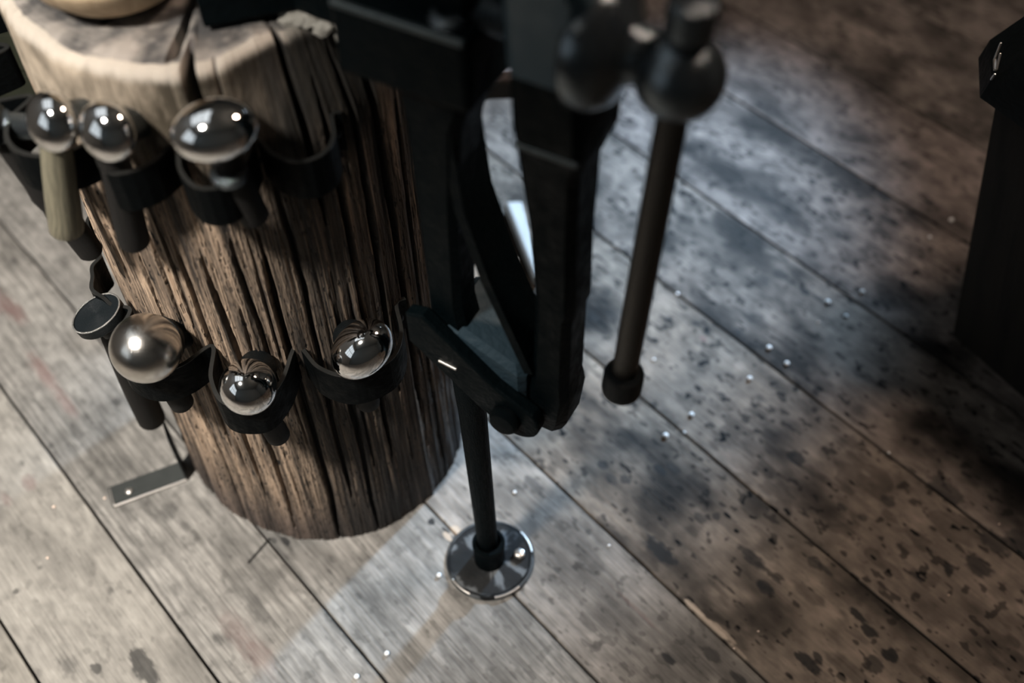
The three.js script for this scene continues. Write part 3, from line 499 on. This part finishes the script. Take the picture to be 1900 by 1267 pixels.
  { // bent leaf spring between the legs
    const path = [[0.004, 0.815], [0.003, 0.77], [0.010, 0.70], [0.033, 0.62], [0.060, 0.55], [0.078, 0.505]], pos = [], ring = [], w0 = -0.026, w1 = 0.024, th = 0.005;
    path.forEach(([x, y], i) => { const a = path[Math.max(0, i - 1)], b = path[Math.min(path.length - 1, i + 1)], l = Math.hypot(b[0] - a[0], b[1] - a[1]), nx = -(b[1] - a[1]) / l * th, ny = (b[0] - a[0]) / l * th; ring.push([[x + nx, y + ny, w1], [x - nx, y - ny, w1], [x - nx, y - ny, w0], [x + nx, y + ny, w0]]); });
    const quad = (a, b, c, d) => pos.push(...a, ...b, ...c, ...a, ...c, ...d);
    for (let i = 0; i < ring.length - 1; i++) for (let k = 0; k < 4; k++) quad(ring[i][k], ring[i + 1][k], ring[i + 1][(k + 1) % 4], ring[i][(k + 1) % 4]);
    quad(...ring[0]); quad(...ring[ring.length - 1].slice().reverse());
    part('leaf_spring', finish(pos, 0.6), M.viseIron, v);
  }
  part('mounting_block', rbox(0.125, 0.07, 0.09, 0.008, 3).translate(-0.0245, 0.865, -0.004), M.viseIron, v);
  part('lit_worn_edge', rbox(0.120, 0.006, 0.006, 0.002).translate(-0.0245, 0.8975, 0.0385), M.litEdgeSteel, v, 'paler strip for the light on the mounting block edge');  // highlight along the block edge, made as a lighter strip
  part('lit_worn_edge', rbox(0.056, 0.005, 0.004, 0.0015).translate(0.1035, 0.8185, 0.0385), M.litEdgeSteel, v, 'paler strip for the light on the lower edge of the jaw eye');  // lit chamfer line of the jaw, made as a lighter strip
  part('bolt', orient(lathe([[0.006, 0], [0.015, 0], [0.016, 0.004], [0.013, 0.010], [0.007, 0.011], [0.006, 0.004]], 24), UP, new THREE.Vector3(0.012, 0.899, 0.022)), M.screwIron, v);
  { const sh = new THREE.Shape(); sh.moveTo(-0.245, 0.0); sh.quadraticCurveTo(-0.252, -0.014, -0.24, -0.022); sh.lineTo(-0.185, 0.035); sh.lineTo(-0.06, 0.03); sh.lineTo(-0.06, 0.10); sh.lineTo(-0.28, 0.10); sh.quadraticCurveTo(-0.275, 0.04, -0.245, 0.0);
    const g = new THREE.ExtrudeGeometry(sh, { depth: 0.026, bevelEnabled: true, bevelSize: 0.004, bevelThickness: 0.004, bevelSegments: 3 }); g.rotateX(-Math.PI / 2); g.translate(0, 0.818, 0); part('mounting_plate', boxUV(g), M.viseIron, v); }
  const X = new THREE.Vector3(1, 0, 0), at = new THREE.Vector3(0, 0.905, 0);
  { const p = [[0, -0.05], [0.016, -0.05]]; for (let i = 0; i < 26; i++) p.push([0.0185, -0.05 + i * 0.005 + 0.001], [0.0185, -0.05 + i * 0.005 + 0.002], [0.015, -0.05 + i * 0.005 + 0.0035], [0.015, -0.05 + i * 0.005 + 0.0045]); p.push([0.015, 0.09], [0, 0.09]);
    part('screw', orient(lathe(p, 28), X, at), M.screwIron, v); }
  part('screw_collar', orient(lathe([[0.012, 0.122], [0.047, 0.114], [0.052, 0.119], [0.052, 0.133], [0.042, 0.146], [0.026, 0.152], [0.022, 0.16], [0.021, 0.176], [0, 0.176]], 44), X, at), M.screwIron, v);
  { // ball end with a cross hole boss
    const s = new THREE.SphereGeometry(0.0335, 48, 32); s.translate(0.191, 0.898, 0);
    part('screw_head', s, M.screwIron, v);
  }
  // T-bar handle hanging through the ball
  v.updateMatrixWorld(true); const inv = v.matrixWorld.clone().invert();
  const hb = new THREE.Vector3(0.103, 0.535, -0.632), ht = new THREE.Vector3(0.1285, 0.962, -0.641), l = p => p.clone().applyMatrix4(inv), dir = l(ht).sub(l(hb)).normalize(), LB = ht.distanceTo(hb);
  const bar = part('handle', orient(lathe([[0, 0.01], [0.0118, 0.01], [0.0125, 0.1], [0.0125, LB - 0.02], [0, LB - 0.02]], 28), dir, l(hb)), M.bar, v, 'worn grey steel bar');
  part('handle_knob', orient(lathe([[0, -0.004], [0.014, -0.003], [0.0185, 0.001], [0.0195, 0.006], [0.0195, 0.026], [0.018, 0.030], [0.0155, 0.0315], [0.013, 0.0318], [0.012, 0.030]], 32), dir, l(hb)), M.blackIron, bar);
  part('handle_knob', orient(lathe([[0.010, LB - 0.030], [0.0165, LB - 0.030], [0.0178, LB - 0.024], [0.0178, LB - 0.004], [0.016, LB], [0, LB + 0.001]], 32), dir, l(hb)), M.screwIron, bar);
}
{
  const pt = tex(512, 128, (x, y, o) => { const q = y / 128, n = fbm(x / 30, y / 14, 4), w = sstep(0.5, 0.66, n + 0.35 * (q < 0.62 ? 0.25 : 0) - 0.06), k = mix(0.006, 0.10, w) + 0.01 * n; o[0] = enc(k); o[1] = enc(k * 1.12); o[2] = enc(k * 1.22); }, true);
  const plateMat = new THREE.MeshPhysicalMaterial({ map: pt, roughness: 0.6, metalness: 0, specularIntensity: 0.22, bumpMap: ironBump, bumpScale: 0.0008 });
  const f = thing('floor_plate', 'round worn iron plate with a socket, screwed to the floor under the vise leg', 'plate', VP);
  part('disc', lathe([[0, 0], [0.061, 0], [0.0615, 0.003], [0.058, 0.0065], [0.054, 0.0075], [0, 0.008]], 56), plateMat, f);
  part('socket', lathe([[0.014, 0.008], [0.0215, 0.008], [0.0215, 0.044], [0.0225, 0.046], [0.0225, 0.052], [0.020, 0.054], [0.0152, 0.054], [0.0152, 0.02]], 36), M.viseIron, f);
  { const arc = (a0, a1, w, l) => { const g = new THREE.TorusGeometry(0.0592, w, 8, 40, (a1 - a0) * DEG); g.rotateX(Math.PI / 2); g.rotateY(-a0 * DEG); g.translate(0, 0.0056, 0); part('rubbed_rim', g, M.worn, f, l); }; arc(48, 84, 0.0022, 'bright rubbed rim'); arc(118, 150, 0.0014, 'rubbed rim'); arc(-42, -8, 0.0016, 'rubbed rim'); }
  const b = atY(964, 1030, 0.008).sub(VP); part('bolt', orient(lathe([[0, 0], [0.0085, 0], [0.0085, 0.006], [0.006, 0.0085], [0, 0.009]], 6), UP, b), M.worn, f, 'bright bolt head');
}
// angle bracket
{
  const c = [205, 910, 210, 938, 350, 893, 336, 856], P = [0, 1, 2, 3].map(i => atY(c[2 * i], c[2 * i + 1], 0)), far = P[0].clone().add(P[1]).multiplyScalar(0.5), near = P[2].clone().add(P[3]).multiplyScalar(0.5), d = near.clone().sub(far), L = d.length(), ang = Math.atan2(-d.z, d.x);
  const t = thing('angle_bracket', 'steel angle bracket screwed to the floor at the left foot of the stump', 'bracket', far); t.rotation.y = ang;
  part('floor_leg', rbox(L + 0.004, 0.004, 0.036, 0.0015).translate(L / 2, 0.002, 0), M.zinc, t);
  part('lit_worn_edge', mergeGeometries([rbox(L, 0.0035, 0.003, 0.001).translate(L / 2, 0.0028, 0.0172), rbox(0.003, 0.0035, 0.03, 0.001).translate(0.001, 0.0028, 0)]), M.worn, t, 'bright strips for the light on the bracket edges');  // edges painted bright where the light catches the bracket
  part('upright_leg', rbox(0.004, 0.105, 0.036, 0.0015).translate(L, 0.0535, 0), M.blackIron, t);
  const s = lathe([[0, 0.0072], [0.003, 0.007], [0.0055, 0.0055], [0.006, 0.004], [0, 0.004]], 20); s.translate(0.026, 0, 0.002); part('screw', s, M.worn, t, 'bright screw head');
}

// ---------------------------------------------------------------- things around
{ // turned wooden bowl-like block upside down on the stump
  const p = atY(132, 14, SH + 0.012); p.y = SH; const q = radial(p); p.addScaledVector(q, -0.055);
  const b = thing('wooden_bowl', 'pale turned wooden bowl on the left of the stump top', 'bowl', p.setY(SH + 0.003));
  part('body', lathe([[0, 0.0], [0.045, 0.0], [0.058, 0.006], [0.074, 0.022], [0.080, 0.036], [0.081, 0.042], [0.077, 0.043], [0.07, 0.028], [0.045, 0.012], [0, 0.009]], 56), M.bowlWood, b);
}
{ // slatted bench whose end shows between post and jaw
  const h = 0.30, p = atY(935, 134, h), t = thing('bench', 'low wooden bench with a slatted seat, its end showing behind the vise', 'bench', new THREE.Vector3(p.x, 0, p.z));
  for (let i = 0; i < 4; i++) part('slat', rbox(0.40, 0.02, 0.031, 0.003).translate(-0.155, h - 0.01 + 0.002 * (i % 2), -0.018 - i * 0.036), M.stoolWood, t);
  for (const sx of [-0.085, -0.33]) for (const sz of [-0.03, -0.115]) part('leg', lathe([[0, 0], [0.012, 0], [0.016, h - 0.03], [0.016, h - 0.02], [0, h - 0.02]], 16).translate(sx, 0, sz), M.darkBlock, t);
  part('apron', rbox(0.39, 0.034, 0.016, 0.003).translate(-0.155, h - 0.037, -0.008), M.darkBlock, t);  // dark wood puts the shade of the seat side into the colour
}
{ const p = atY(897, 548, 0.11), t = part('wood_block', rbox(0.11, 0.11, 0.08, 0.003).translate(0, 0.055, -0.04), M.blockWood); t.name = numbered('wood_block'); t.position.set(p.x, 0, p.z); tag(t, 'small pale wood block on the floor behind the vise pivot', 'block'); }
{ const a = atY(952, 384, 0.012), b = atY(998, 520, 0.012), d = b.clone().sub(a), L = d.length(); const g = loft([{ y: 0, x0: -0.016, x1: 0.016, z0: -0.012, z1: 0.012, c: 0.004 }, { y: L, x0: -0.006, x1: 0.006, z0: -0.009, z1: 0.009, c: 0.003 }]); orient(g, d); const m = part('stick', g, M.paleStick); m.name = numbered('stick'); m.position.copy(a); tag(m, 'pale tapered wooden stick lying on the floor behind the vise spring', 'stick'); }
{ // dark block and iron at the right edge
  const B0 = atY(1768, 622, 0), B1 = atY(1900, 738, 0), T0 = atY(1853, 165, 0.5), e = B1.clone().sub(B0).normalize(), o = new THREE.Vector3(-e.z, 0, e.x); if (o.x < 0) o.negate();
  const L = 0.34, bot = [B0, B0.clone().addScaledVector(e, L), B0.clone().addScaledVector(e, L).addScaledVector(o, L), B0.clone().addScaledVector(o, L)], ctr = bot.reduce((s, p) => s.add(p), new THREE.Vector3()).multiplyScalar(0.25);
  const k = T0.clone().setY(0).distanceTo(ctr) / B0.distanceTo(ctr), off = T0.clone().setY(0).sub(ctr.clone().addScaledVector(B0.clone().sub(ctr), k));
  const top = bot.map(p => ctr.clone().addScaledVector(p.clone().sub(ctr), k).add(off).setY(0.5)), pos = [];
  const t = thing('anvil_block', 'dark tapered wooden block at the right edge, carrying an anvil', 'block', ctr), lp = p => { const q = p.clone().sub(ctr); return [q.x, q.y, q.z]; }, quad = (a, b, c, d) => pos.push(...lp(a), ...lp(b), ...lp(c), ...lp(a), ...lp(c), ...lp(d));
  for (let i = 0; i < 4; i++) { const j = (i + 1) % 4; quad(bot[i], top[i], top[j], bot[j]); } quad(top[0], top[3], top[2], top[1]); quad(bot[0], bot[1], bot[2], bot[3]);
  part('body', finish(pos, 0.4), M.darkBlock, t);
  // anvil: foot, waist, body with horn towards the photo's middle
  const ac = top.reduce((s, p) => s.add(p), new THREE.Vector3()).multiplyScalar(0.25), a = thing('anvil', 'black iron anvil with a chipped rounded foot at the right edge', 'anvil', new THREE.Vector3(ac.x, 0.5, ac.z));
  const f0 = atY(1818, 140, 0.515).sub(a.position), ang = Math.atan2(-f0.z, f0.x), fl = Math.hypot(f0.x, f0.z); a.rotation.y = ang;
  const A = M.blackIron;
  part('foot', loft([{ y: 0, x0: -fl * 0.8, x1: fl * 0.94, z0: -0.085, z1: 0.085, c: 0.05 }, { y: 0.012, x0: -fl * 0.84, x1: fl, z0: -0.095, z1: 0.095, c: 0.055 }, { y: 0.04, x0: -fl * 0.84, x1: fl * 0.985, z0: -0.092, z1: 0.092, c: 0.052 }, { y: 0.10, x0: -fl * 0.75, x1: fl * 0.86, z0: -0.085, z1: 0.085, c: 0.045 }, { y: 0.19, x0: -fl * 0.6, x1: fl * 0.66, z0: -0.07, z1: 0.07, c: 0.03 }, { y: 0.26, x0: -fl * 0.55, x1: fl * 0.56, z0: -0.06, z1: 0.06, c: 0.02 }], 0.35), A, a);
  part('body', loft([{ y: 0.259, x0: -fl * 0.55, x1: fl * 0.56, z0: -0.06, z1: 0.06, c: 0.012 }, { y: 0.29, x0: -0.15, x1: fl * 0.62, z0: -0.062, z1: 0.062, c: 0.006 }, { y: 0.35, x0: -0.17, x1: fl * 0.62, z0: -0.062, z1: 0.062, c: 0.004 }]), A, a);
  part('horn', orient(lathe([[0, 0], [0.046, 0], [0.04, 0.05], [0.025, 0.11], [0.008, 0.15], [0, 0.153]], 30), new THREE.Vector3(-1, 0.05, 0), new THREE.Vector3(-0.165, 0.31, 0)), A, a);
  const q = atY(1846, 120, 0.555).sub(a.position).applyAxisAngle(UP, -ang);
  part('lit_worn_edge', mergeGeometries([rbox(0.004, 0.003, 0.022, 0.001), rbox(0.003, 0.024, 0.003, 0.001).translate(0, 0.012, 0.011), rbox(0.003, 0.02, 0.003, 0.001).rotateX(0.6).translate(0, 0.012, -0.010), rbox(0.003, 0.016, 0.003, 0.001).rotateX(-0.5).translate(0, -0.008, -0.013)]).translate(q.x, q.y, q.z), M.worn, a, 'bright chipped facets');  // star of highlights on worn facets, made as bright bars
}
{ // dark crate behind the stump, top left corner
  const p = atY(-40, 215, 0), t = thing('crate', 'dark olive wooden crate in the corner behind the stump', 'crate', new THREE.Vector3(p.x - 0.02, 0, p.z - 0.16));
  for (let i = 0; i < 4; i++) part('board', rbox(0.52, 0.085, 0.018, 0.003).translate(0, 0.05 + i * 0.092, 0.15), M.crateWood, t);
  for (const s of [-1, 1]) part('side_panel', rbox(0.018, 0.37, 0.28, 0.003).translate(s * 0.25, 0.19, 0), M.crateWood, t);
  part('back_panel', rbox(0.52, 0.37, 0.018, 0.003).translate(0, 0.19, -0.15), M.crateWood, t);
  part('lid', rbox(0.54, 0.02, 0.34, 0.003).translate(0, 0.386, 0), M.crateWood, t);
}
// pellets on the floor
{
  const g = new THREE.SphereGeometry(1, 18, 12), big = [
    [1600, 541, 5, 'white pellet at the upper right end of the cluster beyond the vise handle'], [1536, 560, 5.4, 'large white pellet left of the topmost one in the cluster, just below a board seam'], [1570, 586, 4, 'faint white pellet just below and between the two topmost pellets of the cluster'],
    [1427, 645, 5.4, 'white pellet with a dark stain at its right, in the middle of the row'], [1460, 674, 5, 'white pellet just below right of the one with the dark stain'], [1391, 702, 5, 'lone white pellet just below the long board seam right of the handle knob'],
    [1283, 769, 5, 'white pellet below right of the handle knob, beside a board seam'], [1235, 808, 5.6, 'largest white pellet, lowest of those right of the handle knob'], [1765, 408, 5, 'white pellet beside the dark block at the right edge'], [1725, 440, 3.6, 'small white pellet left of the one beside the dark block'],
    [815, 1067, 4.4, 'white pellet touching the left of the round floor plate'], [955, 913, 3, 'small white pellet right of the iron foot rod'], [718, 1212, 4.4, 'white pellet at the edge of the rod shadow near the bottom'], [662, 1255, 4.6, 'white pellet at the bottom edge, left of the rod shadow'],
    [1130, 1012, 2.4, 'tiny white pellet right of the round floor plate'], [1649, 840, 2.4, 'tiny white pellet on the dark boards towards the lower right'], [1270, 802, 2.6, 'tiny white pellet lying in the board seam right of the largest pellet'], [1213, 667, 3, 'dull white pellet just right of the handle knob'], [1257, 545, 3.4, 'dull white pellet just right of the middle of the vise handle']];
  for (const [x, y, r, label] of big) { const m = part('pellet', g, M.pellet); m.name = numbered('pellet'); const R = r * 0.00078; m.scale.set(R, R * 0.8, R); m.position.copy(atY(x, y, R * 0.7)).setY(R * 0.78); tag(m, label, 'pellet', 'white pellets scattered on the floor'); }
  const small = [[1518, 598, 2.8, 'pinkish chip below left of the pellet cluster beyond the handle'], [1760, 1104, 1.8, 'tiny pale chip near the right edge below the big stains'], [1407, 1171, 1.8, 'tiny pale chip on the board right of the pale split'], [1362, 1203, 2.0, 'tiny pale chip at the lower end of the pale split'], [1854, 972, 1.6, 'tiny pale chip at the right edge'],
    [100, 940, 3.2, 'reddish chip left of the angle bracket, nearer the reddish stain'], [194, 924, 2.6, 'pale chip touching the tip of the angle bracket'], [88, 1035, 2.6, 'pale chip alone on the bright board at lower left']];
  for (const [x, y, r, label] of small) { const m = part('chip', g, M.chip); m.name = numbered('chip'); const R = r * 0.00078; m.scale.set(R, R * 0.6, R * 0.8); m.position.copy(atY(x, y, R * 0.6)).setY(R * 0.58); tag(m, label, 'chip', 'small chips on the floor'); }
}
// lamps, above the picture
{
  const t = thing('pendant_lamp', 'enamel pendant lamp hanging to the left of the stump', 'lamp', KEY_POS);
  part('bulb', new THREE.SphereGeometry(0.04, 24, 16), new THREE.MeshStandardMaterial({ color: 0xffffff, emissive: new THREE.Color(1, 0.9, 0.78), emissiveIntensity: 14 }), t);
  part('shade', lathe([[0.19, 0.03], [0.192, 0.032], [0.16, 0.09], [0.06, 0.14], [0.03, 0.2], [0, 0.2], [0, 0.195], [0.026, 0.195], [0.056, 0.136], [0.155, 0.086], [0.188, 0.03]], 40), new THREE.MeshStandardMaterial({ color: new THREE.Color(0.5, 0.5, 0.48), roughness: 0.4 }), t);
  part('cord', new THREE.CylinderGeometry(0.004, 0.004, RH - KEY_POS.y - 0.2, 10).translate(0, 0.2 + (RH - KEY_POS.y - 0.2) / 2, 0), M.blackIron, t);
  const t2 = t.clone(); t2.name = numbered('pendant_lamp'); t2.position.copy(FILL_POS); t2.userData.label = 'added warm fill lamp over the far right of the floor, shaped as a pendant'; scene.add(t2);  // unseen fill light, given the body of the first pendant
  t2.children[0].material = new THREE.MeshStandardMaterial({ color: 0xffffff, emissive: new THREE.Color(1, 0.8, 0.66), emissiveIntensity: 4 });
  const d = COOL_AIM.clone().sub(COOL_POS).normalize(), w = thing('work_lamp', 'tall cool white work lamp behind the vise', 'lamp', COOL_POS);
  part('bulb', new THREE.SphereGeometry(0.045, 24, 16), new THREE.MeshStandardMaterial({ color: 0xffffff, emissive: new THREE.Color(0.7, 0.85, 1.0), emissiveIntensity: 14 }), w);
  part('reflector', orient(lathe([[0.10, 0.06], [0.101, 0.062], [0.07, -0.04], [0.03, -0.07], [0, -0.07], [0, -0.066], [0.028, -0.066], [0.066, -0.038]], 36), d), M.blackIron, w);
  part('pole', new THREE.CylinderGeometry(0.014, 0.014, COOL_POS.y - 0.03, 16).translate(0.06, -COOL_POS.y / 2 + 0.0, -0.12), M.blackIron, w);
  part('base', lathe([[0, 0], [0.14, 0], [0.14, 0.015], [0.02, 0.03], [0, 0.03]], 32).translate(0.06, -COOL_POS.y, -0.12), M.blackIron, w);
  part('arm', rbox(0.03, 0.03, 0.10).translate(0.06, -0.035, -0.085), M.blackIron, w);
}
renderer.render(scene, camera);
